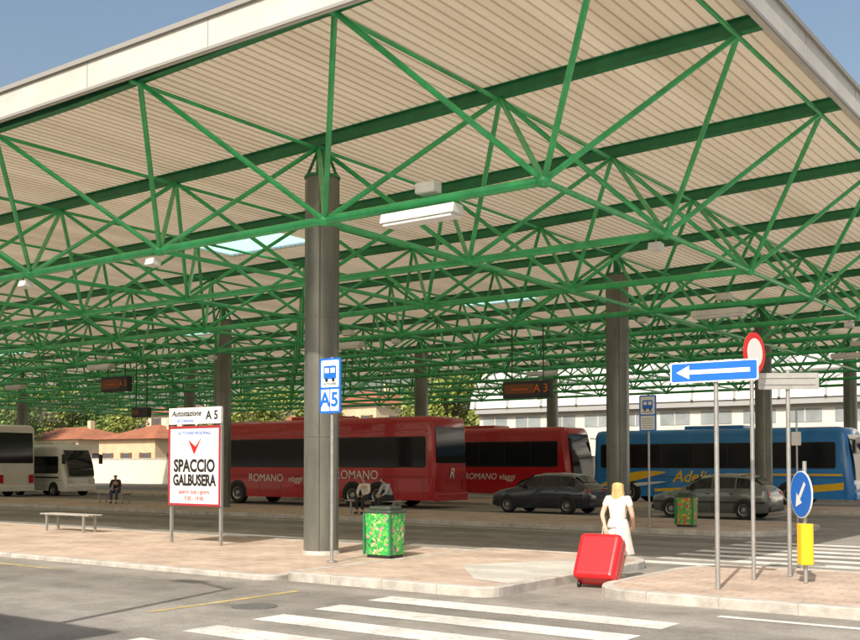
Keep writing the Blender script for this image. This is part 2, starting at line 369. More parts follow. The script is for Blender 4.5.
for yy in BY:
    q=MB(); q.cyl((BX[-1],yy,ZB),(BX[0],yy,ZB),.078,10)
    for xx in BX: q.lathe([(.10,-.02),(.10,.02)],(xx,yy,ZB),axis='z',n=10)
    q.obj('bottom_chord',M['green'],can,smooth=True)
for xx in BX:
    q=MB(); q.cyl((xx,BY[0],ZB-.01),(xx,BY[-1],ZB-.01),.05,8); q.obj('cross_chord',M['green'],can,smooth=True)
for yi,yy in enumerate(BY):
    q=MB()
    for xx in BX:
        for dx in (-mX/2,mX/2):
            for dy in (-mY/2,mY/2):
                q.cyl((xx,yy,ZB),(xx+dx,yy+dy,ZT-.03+zr(xx+dx)),.048,7,cap=False)
        q.lathe([(0.0,-.11),(.08,-.09),(.115,-.03),(.115,.03),(.08,.09),(0.0,.11)],(xx,yy,ZB),axis='z',n=10)
    q.obj('diagonal_braces',M['green'],can,smooth=True)
for cx in CX:
    for cy in CY:
        q=MB(); q.cyl((cx,cy,.07),(cx,cy,7.55),.33,32)
        for z in (2.4,4.75,7.0): q.lathe([(.33,-.02),(.337,-.015),(.337,.015),(.33,.02)],(cx,cy,z),axis='z',n=32)
        for a in range(4):
            t=a*math.pi/2+.6; q.box(cx+.329*math.cos(t)-.012,cx+.329*math.cos(t)+.012,cy+.329*math.sin(t)-.012,cy+.329*math.sin(t)+.012,.1,7.5)
        c=q.obj('column',M['column'],can,smooth=True)
        q=MB(); q.cyl((cx,cy,.07),(cx,cy,.15),.39,28,r2=.35); q.obj('base_collar',M['kerb'],c,smooth=True)
        q=MB(); q.cyl((cx,cy,7.55),(cx,cy,7.6),.36,20); q.cyl((cx,cy,7.6),(cx,cy,ZT),.11,12)
        for a in range(4):
            t=a*math.pi/2+math.pi/4; q.cyl((cx+.3*math.cos(t),cy+.3*math.sin(t),7.6),(cx+.08*math.cos(t),cy+.08*math.sin(t),ZT-.05),.03,6)
        q.obj('column_head',M['dkgreen'],c,smooth=True)

def fixture(x,y,z=5.72,L=1.45):
    t=thing('light_fixture','white box-shaped light fixture hung under the green frame','light',(x,y,z),0,'light fixtures under the canopy')
    q=MB(); q.prismX([(-.17,0),(.17,0),(.13,.16),(-.13,.16)],-L/2,L/2); q.obj('housing',M['bone'],t,bevel=.015)
    q=MB(); q.box(-L/2+.05,L/2-.05,-.14,.14,-.05,-.001); q.obj('diffuser',M['white'],t,bevel=.01)
    for hx in (-.4,.4):
        q=MB(); q.cyl((hx,0,.16),(hx,0,.3),.015,6); q.obj('hanger',M['galv'],t)
    q=MB(); q.box(-.05,.33,-.12,.12,.39,.57); q.obj('ballast_box',M['bone'],t,bevel=.03)
fx=[(-9.9,BY[0]),(-10,BY[3]),(-22.9,BY[3]),(-23,BY[6]),(-10,BY[6]),(-36,BY[3]),(-36,BY[6]),(-23,BY[0]),(-49,BY[4])]
for (x,y) in fx: fixture(x,y,ZB-.27)
def spot(x,y):
    t=thing('floodlight','small white floodlight clamped to a node of the green frame','light',(x,y,ZB-.05),0,'small floodlights on the frame nodes')
    q=MB(); q.prismX([(-.12,-.22),(.10,-.25),(.12,-.1),(-.08,-.08)],-.12,.12); q.obj('lamp_housing',M['bone'],t,bevel=.015)
    q=MB(); q.cyl((0,0,-.1),(0,0,0.04),.02,6); q.obj('bracket',M['galv'],t)
for (i,j) in ((2,0),(0,1),(3,0),(1,3),(3,3),(5,3),(0,4)): spot(BX[i]-.2,BY[j])
def led(x,y,z,w=1.6,h=.5,s='A 3'):
    t=thing('departure_display','dark hanging electronic departure display with orange characters','display',(x,y,z),0,'hanging departure displays')
    q=MB(); q.box(-w/2,w/2,-.12,.12,0,h); q.obj('display_case',M['black'],t,bevel=.03)
    q=MB(); q.box(-w/2+.08,w/2-.5,-.135,-.121,.12,h-.1)
    q.obj('display_panel',M['ledfield'],t)
    if s:
        text(s,.34,(w/2-.28,-.135,h/2),FR,M['led'],t)
        text('------',.3,(-.2,-.142,h/2+.02),FR,M['led'],t)
    for hx in (-w/3,w/3):
        q=MB(); q.cyl((hx,0,h),(hx,0,ZB-z),.02,6); q.obj('hanger',M['black'],t)
def px2(pxl,u):
    t=(pxl-430)/1050.; return -u*(.588-.809*t)/(.809+.588*t)
led(px2(528,BY[3]),BY[3],3.8); led(px2(116,BY[3]),BY[3],4.75,1.7,.6); led(px2(121,BY[3]),BY[3]+1,3.75,1.0,.4,'')

# ---------------------------------------------------------------- vehicles
def wheel(parent,x,side,yo,r=.5,w=.28):
    e=empty('wheel',parent,(x,side*yo,r))
    if side>0: e.rotation_euler=(0,0,math.pi)
    q=MB(); q.lathe([(r*.6,-.005),(r*.72,-.02),(r*.93,-.02),(r,.03),(r,w-.03),(r*.9,w),(r*.5,w)],(0,0,0),n=26); q.obj('tyre',M['tyre'],e,smooth=True)
    q=MB(); q.lathe([(0.0,-.03),(r*.16,-.03),(r*.2,.0),(r*.34,.06),(r*.5,.02),(r*.6,-.012),(r*.62,.02)],(0,0,0),n=26)
    for i in range(8):
        t=i*math.pi/4; q.cyl((r*.27*math.cos(t),-.0,r*.27*math.sin(t)),(r*.27*math.cos(t),.06,r*.27*math.sin(t)),.02,6)
    q.obj('rim',M['rim'],e,smooth=True)
def xend(z,H,L,rake): 
    k=max(0,(z-1.0)/(H-1.0)); return L/2-rake*k**2-.06*(1 if z<.4 else 0)
def coach(name,label,loc,L,H,mt,front,grp=None,floor=.34,wz=(1.75,2.95),W=1.25,axles=None,npanes=7,cat='bus',lower=None,wr=.5,rakeF=.45,rakeR=.12):
    t=thing(name,label,cat,loc,0,grp)
    def sec(w,h,ins=0):
        rr=.26; pts=[(-w,floor),(-w-.0,floor+.25),(-w,h-rr)]
        for i in range(1,6):
            a=R(90*i/6); pts.append((-w+rr-rr*math.cos(a),h-rr+rr*math.sin(a)))
        pts.append((-w+rr,h)); 
        return pts+[(-y,z) for y,z in reversed(pts)]
    st=[(-1,W-.14,H-.1,0),(-1,W-.03,H-.03,.10),(-1,W,H,.3),(1,W,H,.3),(1,W-.03,H-.03,.10),(1,W-.14,H-.1,0)]
    q=MB(); n=None
    for s,w,h,d in st:
        pts=sec(w,h); n=len(pts); rake=rakeF if s==front else rakeR
        for y,z in pts: q.v.append((s*(xend(z,H,L,rake)-d),y,z))
    for k in range(len(st)-1):
        for i in range(n-1): q.f.append((k*n+i,k*n+i+1,(k+1)*n+i+1,(k+1)*n+i)); q.m.append(0)
        q.f.append((k*n+n-1,k*n,(k+1)*n,(k+1)*n+n-1)); q.m.append(0)
    for k in (0,len(st)-1):
        for i in range(n//2-1): q.f.append((k*n+i,k*n+i+1,k*n+n-2-i,k*n+n-1-i)); q.m.append(0)
    q.obj('body',mt,t,smooth=True)
    x0=-L/2+.45; x1=L/2-.45
    if front==1: x1-=.35
    else: x0+=.35
    pw=(x1-x0)/npanes
    for sd in (-1,1):
        q=MB(); y=sd*(W+.005); y2=sd*(W-.02)
        q.prismY(rrect(x0-.04,x1+.04,wz[0]-.05,wz[1]+.05,.12,3),min(y,y2),max(y,y2)); q.obj('window_surround',M['black'],t)
        for i in range(npanes):
            q=MB(); a=x0+i*pw+.02; b_=x0+(i+1)*pw-.02
            y=sd*(W+.012+random.uniform(0,.002)); y2=sd*(W-.02)
            q.prismY(rrect(a,b_,wz[0],wz[1],.05,3),min(y,y2),max(y,y2)); q.obj('window',M['glass'],t)
    for s in (-1,1):
        rake=rakeF if s==front else rakeR
        za,zb_=(1.15,H-.35) if s==front else (1.9,H-.45)
        if cat=='van': za=1.15
        q=MB(); nz=6; hw=W-.2
        for k in range(nz+1):
            z=za+(zb_-za)*k/nz; xx=s*(xend(z,H,L,rake)+.012)
            for y in (-hw,-hw*.5,0,hw*.5,hw): q.v.append((xx,y,z))
        for k in range(nz):
            for i in range(4): q.f.append((k*5+i,k*5+i+1,(k+1)*5+i+1,(k+1)*5+i)); q.m.append(0)
        q.obj('windscreen' if s==front else 'rear_window',M['glass'],t,smooth=True)
        xe=s*(xend(.7,H,L,rake))
        q=MB(); q.box(min(xe-s*.1,xe+s*.06),max(xe-s*.1,xe+s*.06),-W+.1,W-.1,floor-.02,floor+.3); q.obj('bumper',lower or mt,t,bevel=.04)
        for sd in (-1,1):
            q=MB(); yy=sd*(W-.32); q.box(min(xe,xe+s*.03),max(xe,xe+s*.03),yy-.15,yy+.15,.78,.98 if s==front else 1.25)
            q.obj('headlight' if s==front else 'tail_light',M['lamp'] if s==front else M['taillamp'],t,bevel=.02)
        q=MB(); q.box(min(xe,xe+s*.02),max(xe,xe+s*.02),-.26,.26,.5,.62); q.obj('number_plate',M['white'],t)
    for sd in (-1,1):
        q=MB(); xm=front*(L/2-.25); q.cyl((xm,sd*(W-.1),H-.55),(xm+front*.3,sd*(W+.2),H-.6),.025,6); q.box(xm+front*.3-.06,xm+front*.3+.06,sd*(W+.2)-.1,sd*(W+.2)+.1,H-1.15,H-.6)
        q.obj('wing_mirror',M['black'],t,bevel=.03)
    axles=axles or [-L/2+2.6,L/2-2.6]
    for ax in axles:
        for sd in (-1,1):
            q=MB(); pts=[(ax+(wr+.11)*math.cos(R(a)),wr+(wr+.11)*math.sin(R(a))) for a in range(-15,196,15)]
            y=sd*(W+.004); q.add([(px,y,pz) for px,pz in pts],[tuple(range(len(pts)))]); q.obj('wheel_arch',M['black'],t)
            wheel(t,ax,sd,W+.02,wr)
    q=MB()
    for sd in (-1,1):
        y=sd*(W+.003)
        for i in range(int(L/1.35)):
            xx=-L/2+1.0+i*1.35
            if any(abs(xx-a)<.75 for a in axles): continue
            q.box(xx-.008,xx+.008,min(y,y-sd*.02),max(y,y-sd*.02),floor+.05,wz[0]-.45)
        q.box(-L/2+.4,L/2-.4,min(y,y-sd*.02),max(y,y-sd*.02),wz[0]-.45,wz[0]-.43)
    q.obj('panel_joints',M['black'],t)
    q=MB(); q.box(-1.6,1.2,-.8,.8,H-.02,H+.16); q.obj('roof_air_unit',mt,t,bevel=.06)
    return t
cA=coach('touring_coach','dark red long-distance coach with dark window band parked at a platform',(-32.0,36.15,0),13.7,3.85,M['busred'],-1,'red coaches',axles=[-4.6,2.5,3.9],npanes=8)
text('ROMANO',.5,(-2.75,-1.262,1.2),FR,M['white'],cA); text('viaggi',.4,(-.9,-1.262,1.17),FR,M['white'],cA,shear=.3)
text('ROMANO',.55,(2.7,-1.262,1.37),FR,M['white'],cA)
text('R',.6,(6.87,0,1.45),(R(90),0,R(90)),M['white'],cA,shear=.3)
cB=coach('touring_coach','dark red coach with raked windscreen standing behind another coach',(-30.6,46.9,0),12.0,3.7,M['busred'],1,'red coaches',axles=[-3.6,3.4])
text('ROMANO viaggi',.45,(1.2,-1.262,1.2),FR,M['white'],cB,shear=.2)
cC=coach('touring_coach','blue coach with yellow and white swoosh along its side',(-17.6,47.4,0),12.2,3.45,M['busblue'],1,None,axles=[-4.2,3.4],wz=(1.7,2.75))
def swoosh(par,pts,thk,mt,y=-1.256):
    q=MB(); top=[(x,z+h) for (x,z),h in zip(pts,thk)]; bot=list(pts)
    for i in range(len(pts)): q.v+=[(bot[i][0],y,bot[i][1]),(top[i][0],y,top[i][1])]
    for i in range(len(pts)-1): q.f.append((2*i,2*i+2,2*i+3,2*i+1)); q.m.append(0)
    q.obj('swoosh_stripe',mt,par)
pts=[(-2.9+.4*i,.56+.06*math.sin(i*.33)) for i in range(14)]
swoosh(cC,pts,[.14]*14,M['yellow'])
pts=[(-5.9+.21*i,.75+.7*(i/17.)**1.4) for i in range(18)]
swoosh(cC,pts,[.42*math.sin(math.pi*(i+.4)/18.) for i in range(18)],M['yellow'],-1.258)
pts=[(-5.7+.2*i,.62+.4*(i/17.)**1.4) for i in range(18)]
swoosh(cC,pts,[.16*math.sin(math.pi*(i+.4)/18.) for i in range(18)],M['white'],-1.260)
text('Adelia',.74,(-1.05,-1.262,1.25),FR,M['yellow'],cC,shear=.3,bold=.012)
pts=[(4.25+.2*i,.62+.02*i) for i in range(8)]
swoosh(cC,pts,[.3]*8,M['yellow'],-1.258)
pts=[(.6+.2*i,1.34) for i in range(26)]
swoosh(cC,pts,[.09]*26,M['yellow'],-1.257)
cD=coach('touring_coach','white coach with dark windows standing at the far platform',(-59.2,33.9,0),12.0,4.05,M['buswhite'],-1,None,axles=[-3.6,3.4],wz=(1.8,3.1))
vn=coach('minibus','white high-roof minibus with dark windows parked by the white coach',(-55.0,37.4,0),5.8,3.0,M['buswhite'],1,None,floor=.3,wz=(1.35,2.25),W=1.05,axles=[-1.8,1.7],npanes=4,cat='van',wr=.36,rakeF=.9,rakeR=.08)
pts=[(-2.6+.4*i,1.02) for i in range(13)]
swoosh(vn,pts,[.1]*13,M['black'],-1.056)

def car(name,label,loc,mt,front=-1,L=4.1,grp='parked cars under the canopy'):
    t=thing(name,label,'car',loc,0,grp); t.scale=(1,1,1.05)
    S=[(-2.05,.70,.30,.60,.62,.55),(-1.98,.80,.24,.68,.71,.68),(-1.6,.84,.20,.80,.84,.72),(-1.0,.86,.19,.90,.95,.72),(-.3,.865,.19,.93,1.36,.60),(.1,.865,.19,.94,1.43,.60),(.7,.865,.19,.95,1.44,.60),(1.35,.86,.19,.96,1.38,.58),(1.8,.84,.21,.96,1.08,.60),(1.98,.80,.24,.90,.93,.64),(2.05,.72,.3,.7,.72,.6)]
    def interp(x):
        for a,b in zip(S,S[1:]):
            if a[0]<=x<=b[0]:
                k=(x-a[0])/(b[0]-a[0]); return [a[i]+(b[i]-a[i])*k for i in range(6)]
        return list(S[-1])
    def sec(s):
        x,w,zb,zl,zr_,wr_=s
        return [(w*.88,zb),(w*.98,zb+.12),(w,zb+(zl-zb)*.6),(w*.97,zl),(wr_+ (.06 if zr_>1.1 else .04),zl+(zr_-zl)*.85),(wr_*.8,zr_),(0,zr_+.015)]
    n=13; q=MB()
    f=1 if front==-1 else -1
    for s in S:
        h=sec(s); row=[(-y,z) for y,z in h]+[(y,z) for y,z in reversed(h[:-1])]
        q.v+=[(s[0]*f,y,z) for y,z in row]
    for k in range(len(S)-1):
        for i in range(n-1): q.f.append((k*n+i,k*n+i+1,(k+1)*n+i+1,(k+1)*n+i)); q.m.append(0)
        q.f.append((k*n+n-1,k*n,(k+1)*n,(k+1)*n+n-1)); q.m.append(0)
    q.f.append(tuple(range(n))); q.m.append(0); q.f.append(tuple((len(S)-1)*n+i for i in range(n))); q.m.append(0)
    q.obj('body',mt,t,smooth=True)
    for sd in (-1,1):
        for (a,b_) in ((-.72,.12),(.18,.92),(.98,1.5)):
            q=MB(); N_=4
            for k in range(N_+1):
                xx=a+(b_-a)*k/N_; s=interp(xx); h=sec(s)
                lo=Vector((0,h[3][0],h[3][1])); hi=Vector((0,h[4][0],h[4][1]))
                p0=lo.lerp(hi,.10); p1=lo.lerp(hi,.92)
                q.v+=[(xx*f,sd*(p0.y+.012),p0.z),(xx*f,sd*(p1.y+.012),p1.z)]
            for k in range(N_): q.f.append((2*k,2*k+2,2*k+3,2*k+1)); q.m.append(0)
            q.obj('window',M['glass'],t)
        for xh in (.0,.82):
            q=MB(); q.box(xh*f-.07,xh*f+.07,sd*.865-.012,sd*.865+.012,.80,.825); q.obj('door_handle',M['black'],t)
    for nm,a,b_ in (('windscreen',-.93,-.36),('rear_window',1.42,1.76)):
        q=MB()
        for k in range(4):
            xx=a+(b_-a)*k/3; s=interp(xx); w=s[5]*.9
            for y in (-w,0,w): q.v.append((xx*f-(.01 if nm=='windscreen' else -.01)*f,y,s[4]+.02))
        for k in range(3):
            for i in range(2): q.f.append((k*3+i,k*3+i+1,(k+1)*3+i+1,(k+1)*3+i)); q.m.append(0)
        q.obj(nm,M['glass'],t,smooth=True)
    for ax in (-1.3,1.25):
        for sd in (-1,1):
            pts=[(ax*f+.37*math.cos(R(a)),.30+.37*math.sin(R(a))) for a in range(-15,196,15)]
            q=MB(); y=sd*.868; q.add([(a,y,b_) for a,b_ in pts],[tuple(range(len(pts)))]); q.obj('wheel_arch',M['black'],t)
            wheel(t,ax*f,sd,.875,.31,.2)
    for sd in (-1,1):
        q=MB(); q.box(min(-2.04*f,-1.9*f),max(-2.04*f,-1.9*f),sd*.58-.14,sd*.58+.14,.56,.68); q.obj('headlight',M['lamp'],t,bevel=.03)
        q=MB(); q.box(min(1.92*f,2.035*f),max(1.92*f,2.035*f),sd*.62-.12,sd*.62+.12,.68,.9); q.obj('tail_light',M['taillamp'],t,bevel=.03)
        q=MB(); q.box(-.62*f-.08,-.62*f+.08,sd*.95-.07,sd*.95+.07,.93,1.05); q.obj('wing_mirror',M['black'],t,bevel=.03)
        q=MB(); q.box(-1.95,1.95,sd*.868-.008,sd*.868+.008,.52,.57); q.obj('side_trim',M['black'],t)
        q=MB(); q.box(.15*f-.004,.15*f+.004,sd*.87-.004,sd*.87+.004,.3,.5); q.obj('door_joint',M['black'],t)
    for (a,b_) in ((-2.1,-1.9),(1.9,2.1)):
        q=MB(); q.box(a,b_,-.72,.72,.28,.44); q.obj('bumper',M['black'],t,bevel=.04)
    q=MB(); q.box(min(-2.105*f,-2.1*f),max(-2.105*f,-2.1*f)+.004,-.25,.25,.33,.43); q.obj('number_plate',M['white'],t)
    return t
car('parked_car','dark blue hatchback parked in front of the red coaches',(-19.85,35.0,0),M['carblue'])
car('parked_car','grey-green hatchback parked in front of the blue coach',(-13.3,35.1,0),M['carsilver'])

# ---------------------------------------------------------------- street furniture
def bus_stop(x,y,zb,s1='A',s2='5',w=.5,base=.08,lab='blue and white bus stop sign with platform letter on thin pole'):
    t=thing('bus_stop_sign',lab,'sign',(x,y,base),0,'bus stop signs')
    zb-=base
    q=MB(); q.cyl((0,0,0),(0,0,zb+1.02),.03,12); q.cyl((0,0,0),(0,0,.03),.09,12); q.obj('pole',M['galv'],t,smooth=True)
    q=MB(); q.prismY(rrect(-w/2,w/2,zb,zb+1.0,.04,3),-.06,-.035); q.obj('sign_panel',M['signblue'],t)
    q=MB(); q.prismY(rrect(-w/2+.04,w/2-.04,zb+.47,zb+.96,.02,3),-.064,-.058); q.obj('white_field',M['white'],t)
    if s1:
        q=MB(); q.box(-w/2+.04,-.012,-.064,-.058,zb+.04,zb+.43); q.obj('white_field',M['white'],t)
        q=MB(); q.box(.012,w/2-.04,-.064,-.058,zb+.04,zb+.43); q.obj('white_field',M['white'],t)
    else:
        q=MB(); q.box(-w/2+.04,w/2-.04,-.064,-.058,zb+.04,zb+.43); q.obj('white_field',M['white'],t)
        q=MB()
        for i in range(5): q.box(-.16,.16,-.067,-.0645,zb+.09+.065*i,zb+.10+.065*i)
        q.obj('timetable_lines',M['black'],t)
    q=MB(); q.prismY(rrect(-.15,.15,zb+.62,zb+.86,.03,3),-.068,-.0635); q.obj('bus_pictogram',M['signblue'],t)
    for a,b_ in ((-.12,-.02),(.02,.12)):
        q=MB(); q.box(a,b_,-.072,-.0675,zb+.73,zb+.82); q.obj('pictogram_window',M['white'],t)
    for a in (-.08,.08):
        q=MB(); q.cyl((a,-.0635,zb+.6),(a,-.068,zb+.6),.035,12); q.obj('pictogram_wheel',M['black'],t)
    text('AUTOLINEE',.055,(0,-.066,zb+.53),FR,M['black'],t)
    if s1:
        text(s1,.36,(-.115,-.066,zb+.235),FR,M['signblue'],t,bold=.008); text(s2,.36,(.115,-.066,zb+.235),FR,M['signblue'],t,bold=.008)
    return t
bus_stop(-12.62,14.35,2.77)
bus_stop(px2(649,27.0),27.0,2.75,'','',base=.13,lab='blue and white bus stop sign with timetable on second platform')
t=thing('information_plate','small grey plate on a thin pole','sign',(px2(797,27.5),27.5,.13))
q=MB(); q.cyl((0,0,0),(0,0,3.1),.025,8); q.obj('pole',M['galv'],t,smooth=True)
q=MB(); q.prismY(rrect(-.12,.12,2.2,2.55,.02,3),-.05,-.03); q.obj('plate',M['bone'],t)
t=thing('notice_board','white framed advertising board with bold black lettering on two legs','sign',(-18.0,15.9,.08))
w=.80
for a,b_ in ((-w-.04,-w+.02),(w-.02,w+.04)):
    q=MB(); q.box(a,b_,-.03,.03,0,3.0); q.obj('leg',M['galv'],t)
q=MB(); q.box(-w-.05,w+.05,-.06,-.031,.84,2.62); q.obj('board',M['white'],t,bevel=.01)
q=MB(); q.box(-w-.05,w+.05,-.075,-.061,2.62-.05,2.62); q.box(-w-.05,w+.05,-.075,-.061,.84,.89); q.box(-w-.05,-w-.0,-.075,-.061,.89,2.57); q.box(w,w+.05,-.075,-.061,.89,2.57); q.obj('frame',mat('maroon_frame',(.35,.03,.04),.5),t)
q=MB(); q.box(-w-.05,w+.05,-.07,.0,2.66,3.03); q.obj('header_panel',M['white'],t,bevel=.01)
text('Autostazione',.18,(-.26,-.073,2.90),FR,M['black'],t,shear=.3,bold=.003)
text('di Cremona',.11,(-.30,-.073,2.74),FR,M['signblue'],t,shear=.2)
text('A 5',.27,(.58,-.073,2.84),FR,M['black'],t,bold=.006)
text('AUTOLINEE REGIONALI',.10,(0,-.064,2.46),FR,M['signblue'],t)
q=MB(); q.add([(-.2,-.066,2.32),(.0,-.066,1.98),(.24,-.066,2.36),(.04,-.066,2.16)],[(0,1,3),(1,2,3)]); q.obj('logo_mark',M['signred'],t)
text('SPACCIO',.38,(0,-.064,1.72),FR,M['black'],t,bold=.014,sx=.86)
text('GALBUSERA',.34,(0,-.064,1.40),FR,M['black'],t,bold=.014,sx=.76)
text('aperto tutti i giorni',.13,(0,-.064,1.15),FR,M['signred'],t)
text('9.00 - 19.00',.13,(0,-.064,1.0),FR,M['signred'],t)
def bench(x,y,z,L=2.1,lab='grey slatted backless bench on metal legs on paved platform'):
    t=thing('bench',lab,'bench',(x,y,z),0,'platform benches')
    q=MB()
    for i in range(4): q.box(-L/2,L/2,-.22+i*.115,-.22+i*.115+.095,.43,.465)
    q.obj('seat',M['wood'],t,bevel=.008)
    for sx in (-L/2+.25,L/2-.25):
        q=MB(); q.box(sx-.03,sx+.03,-.2,.2,.385,.43); q.box(sx-.03,sx+.03,-.2,-.15,0,.385); q.box(sx-.03,sx+.03,.15,.2,0,.385); q.obj('leg',M['galv'],t,bevel=.005)
    return t
bench(-24.0,16.9,.075); bench(-22.9,28.3,.125,2.4,lab='grey bench with two people sitting on it'); bench(px2(113,29.2),29.3,.125,lab='grey bench with one person sitting on it')
def bin_(x,y,z,mt,lab,w=.32,h=.9):
    t=thing('litter_bin',lab,'bin',(x,y,z),0,'litter bins with printed sides')
    q=MB(); a=rrect(-w,w,-w*.8,w*.8,.07,4); n=len(a)
    vs=[(p[0]*.93,p[1]*.93,.06) for p in a]+[(p[0],p[1],h-.06) for p in a]
    q.add(vs,[(i,(i+1)%n,n+(i+1)%n,n+i) for i in range(n)]+[tuple(range(n))]); q.obj('bin_body',mt,t)
    q=MB(); q.prism([(p[0]*.9,p[1]*.9) for p in a],0,.06); q.obj('bin_base',M['black'],t)
    q=MB(); q.prism([(p[0]*1.05,p[1]*1.05) for p in a],h-.06,h); q.prism([(p[0]*.8,p[1]*.8) for p in a],h,h+.07); q.obj('lid',M['lid'],t,bevel=.015)
    q=MB(); q.box(-w*.5,w*.5,-w*.5,w*.5,h+.07,h+.078); q.obj('opening',M['black'],t)
    for sx in (-w,w):
        q=MB(); q.box(sx*.965-.022,sx*.965+.022,-w*.8-.01,-w*.8+.03,.06,h-.06); q.obj('corner_post',M['dkgreen'],t)
bin_(-12.5,15.75,.075,M['floral'],'green litter bin with printed flowers beside the column')
bin_(px2(685,27.5),27.6,.13,M['floral2'],'green and orange printed litter bin on the second platform',.26,.86)
def arc(cx,cz,r,n=32): return [(cx+r*math.cos(2*math.pi*i/n),cz+r*math.sin(2*math.pi*i/n)) for i in range(n)]
t=thing('one_way_sign','long blue one-way sign with white arrow on galvanised pole','traffic sign',(-5.3,14.0,.14))
q=MB(); q.cyl((0,0,0),(0,0,3.12),.032,12); q.obj('pole',M['galv'],t,smooth=True)
q=MB(); q.prismY(rrect(-.64,.61,2.84,3.13,.03,3),-.06,-.04); q.obj('sign_panel',M['white'],t)
q=MB(); q.prismY(rrect(-.62,.59,2.86,3.11,.025,3),-.064,-.0605); q.obj('blue_field',M['signblue'],t)
q=MB(); y=-.067
q.add([(-.55,y,2.985),(-.36,y,2.89),(-.36,y,2.955),(.5,y,2.955),(.5,y,3.015),(-.36,y,3.015),(-.36,y,3.08)],[(0,1,2,3,4,5,6)]); q.obj('arrow',M['white'],t)
for zz in (2.9,3.05):
    q=MB(); q.box(-.05,.05,-.04,.035,zz-.015,zz+.015); q.obj('clamp',M['galv'],t)
t=thing('prohibition_sign','round white sign with red ring turned sideways on a pole','traffic sign',(-5.3,15.45,.14),R(80))
q=MB(); q.cyl((0,0,0),(0,0,3.66),.032,12); q.obj('pole',M['galv'],t,smooth=True)
q=MB(); q.prismY(arc(0,3.36,.31),-.058,-.04); q.obj('sign_disc',M['signred'],t)
q=MB(); q.prismY(arc(0,3.36,.22),-.062,-.0585); q.obj('white_field',M['white'],t)
t=thing('street_sign','grey back of a rectangular sign on galvanised pole','traffic sign',(-5.0,16.2,.14),R(30))
q=MB(); q.cyl((0,0,0),(0,0,3.15),.032,12); q.obj('pole',M['galv'],t,smooth=True)
q=MB(); q.prismY(rrect(-.45,.45,2.85,3.1,.02,3),-.055,-.035); q.obj('sign_panel',M['galv'],t)
for zz in (2.93,3.03):
    q=MB(); q.box(-.4,.4,-.07,-.056,zz-.01,zz+.01); q.obj('stiffener',M['galv'],t)
t=thing('keep_left_sign','round blue arrow sign above yellow marker box on short pole','traffic sign',(-4.55,15.47,.14),R(-48))
q=MB(); q.cyl((0,0,0),(0,0,1.75),.03,12); q.obj('pole',M['galv'],t,smooth=True)
q=MB(); q.prismY(arc(0,1.27,.34),-.058,-.04); q.obj('sign_disc',M['white'],t)
q=MB(); q.prismY(arc(0,1.27,.325),-.062,-.0585); q.obj('blue_field',M['signblue'],t)
q=MB(); y=-.066
ar=[(0,-.24),(.11,-.06),(.035,-.06),(.035,.22),(-.035,.22),(-.035,-.06),(-.11,-.06)]
c_,s_=math.cos(R(-40)),math.sin(R(-40))
q.add([(a*c_-b_*s_,y,1.27+a*s_+b_*c_) for a,b_ in ar],[tuple(range(7))]); q.obj('arrow',M['white'],t)
q=MB(); q.prism(rrect(-.095,.095,-.095,.095,.04,3),.26,.85); q.obj('yellow_marker',M['yellow'],t,bevel=.01)

# ---------------------------------------------------------------- people
def skin(name,pts,edges,mt,parent,sub=2):
    me=bpy.data.meshes.new('t'); me.from_pydata([p for p,_ in pts],edges,[]); o=bpy.data.objects.new('t',me); C.objects.link(o)
    md=o.modifiers.new('s','SKIN'); md.use_smooth_shade=True
    sv=me.skin_vertices[0].data
    for i,(_,r) in enumerate(pts): sv[i].radius=r if isinstance(r,tuple) else (r,r); sv[i].use_root=(i==0)
    ss=o.modifiers.new('u','SUBSURF'); ss.levels=sub; ss.render_levels=sub
    bpy.context.view_layer.update()
    m2=bpy.data.meshes.new_from_object(o.evaluated_get(bpy.context.evaluated_depsgraph_get()))
    C.objects.unlink(o); bpy.data.objects.remove(o)
    for p in m2.polygons: p.use_smooth=True
    m2.materials.clear(); m2.materials.append(mt)
    o=bpy.data.objects.new(name,m2); C.objects.link(o); o.parent=parent; return o
def hand(pts,edges,wi,side,d,curl):
    w=Vector(pts[wi][0]); d=Vector(d).normalized(); c=Vector(curl).normalized()
    sdv=d.cross(c).normalized()
    pi=len(pts); pts.append((tuple(w+d*.06),(.03,.016))); edges.append((wi,pi))
    for k,(o,l) in enumerate(((-.027,.062),(-.009,.075),(.009,.07),(.027,.055))):
        b=w+d*.085+sdv*o; a=len(pts); pts.append((tuple(b),.0095)); edges.append((pi,a))
        p2=b+d*l*.5+c*l*.15; pts.append((tuple(p2),.0085)); edges.append((a,a+1))
        p3=p2+d*l*.3+c*l*.4; pts.append((tuple(p3),.0075)); edges.append((a+1,a+2))
    b=w+d*.03+sdv*-.035; a=len(pts); pts.append((tuple(b),.011)); edges.append((wi,a))
    pts.append((tuple(b+d*.045-sdv*.02+c*.015),.009)); edges.append((a,a+1))
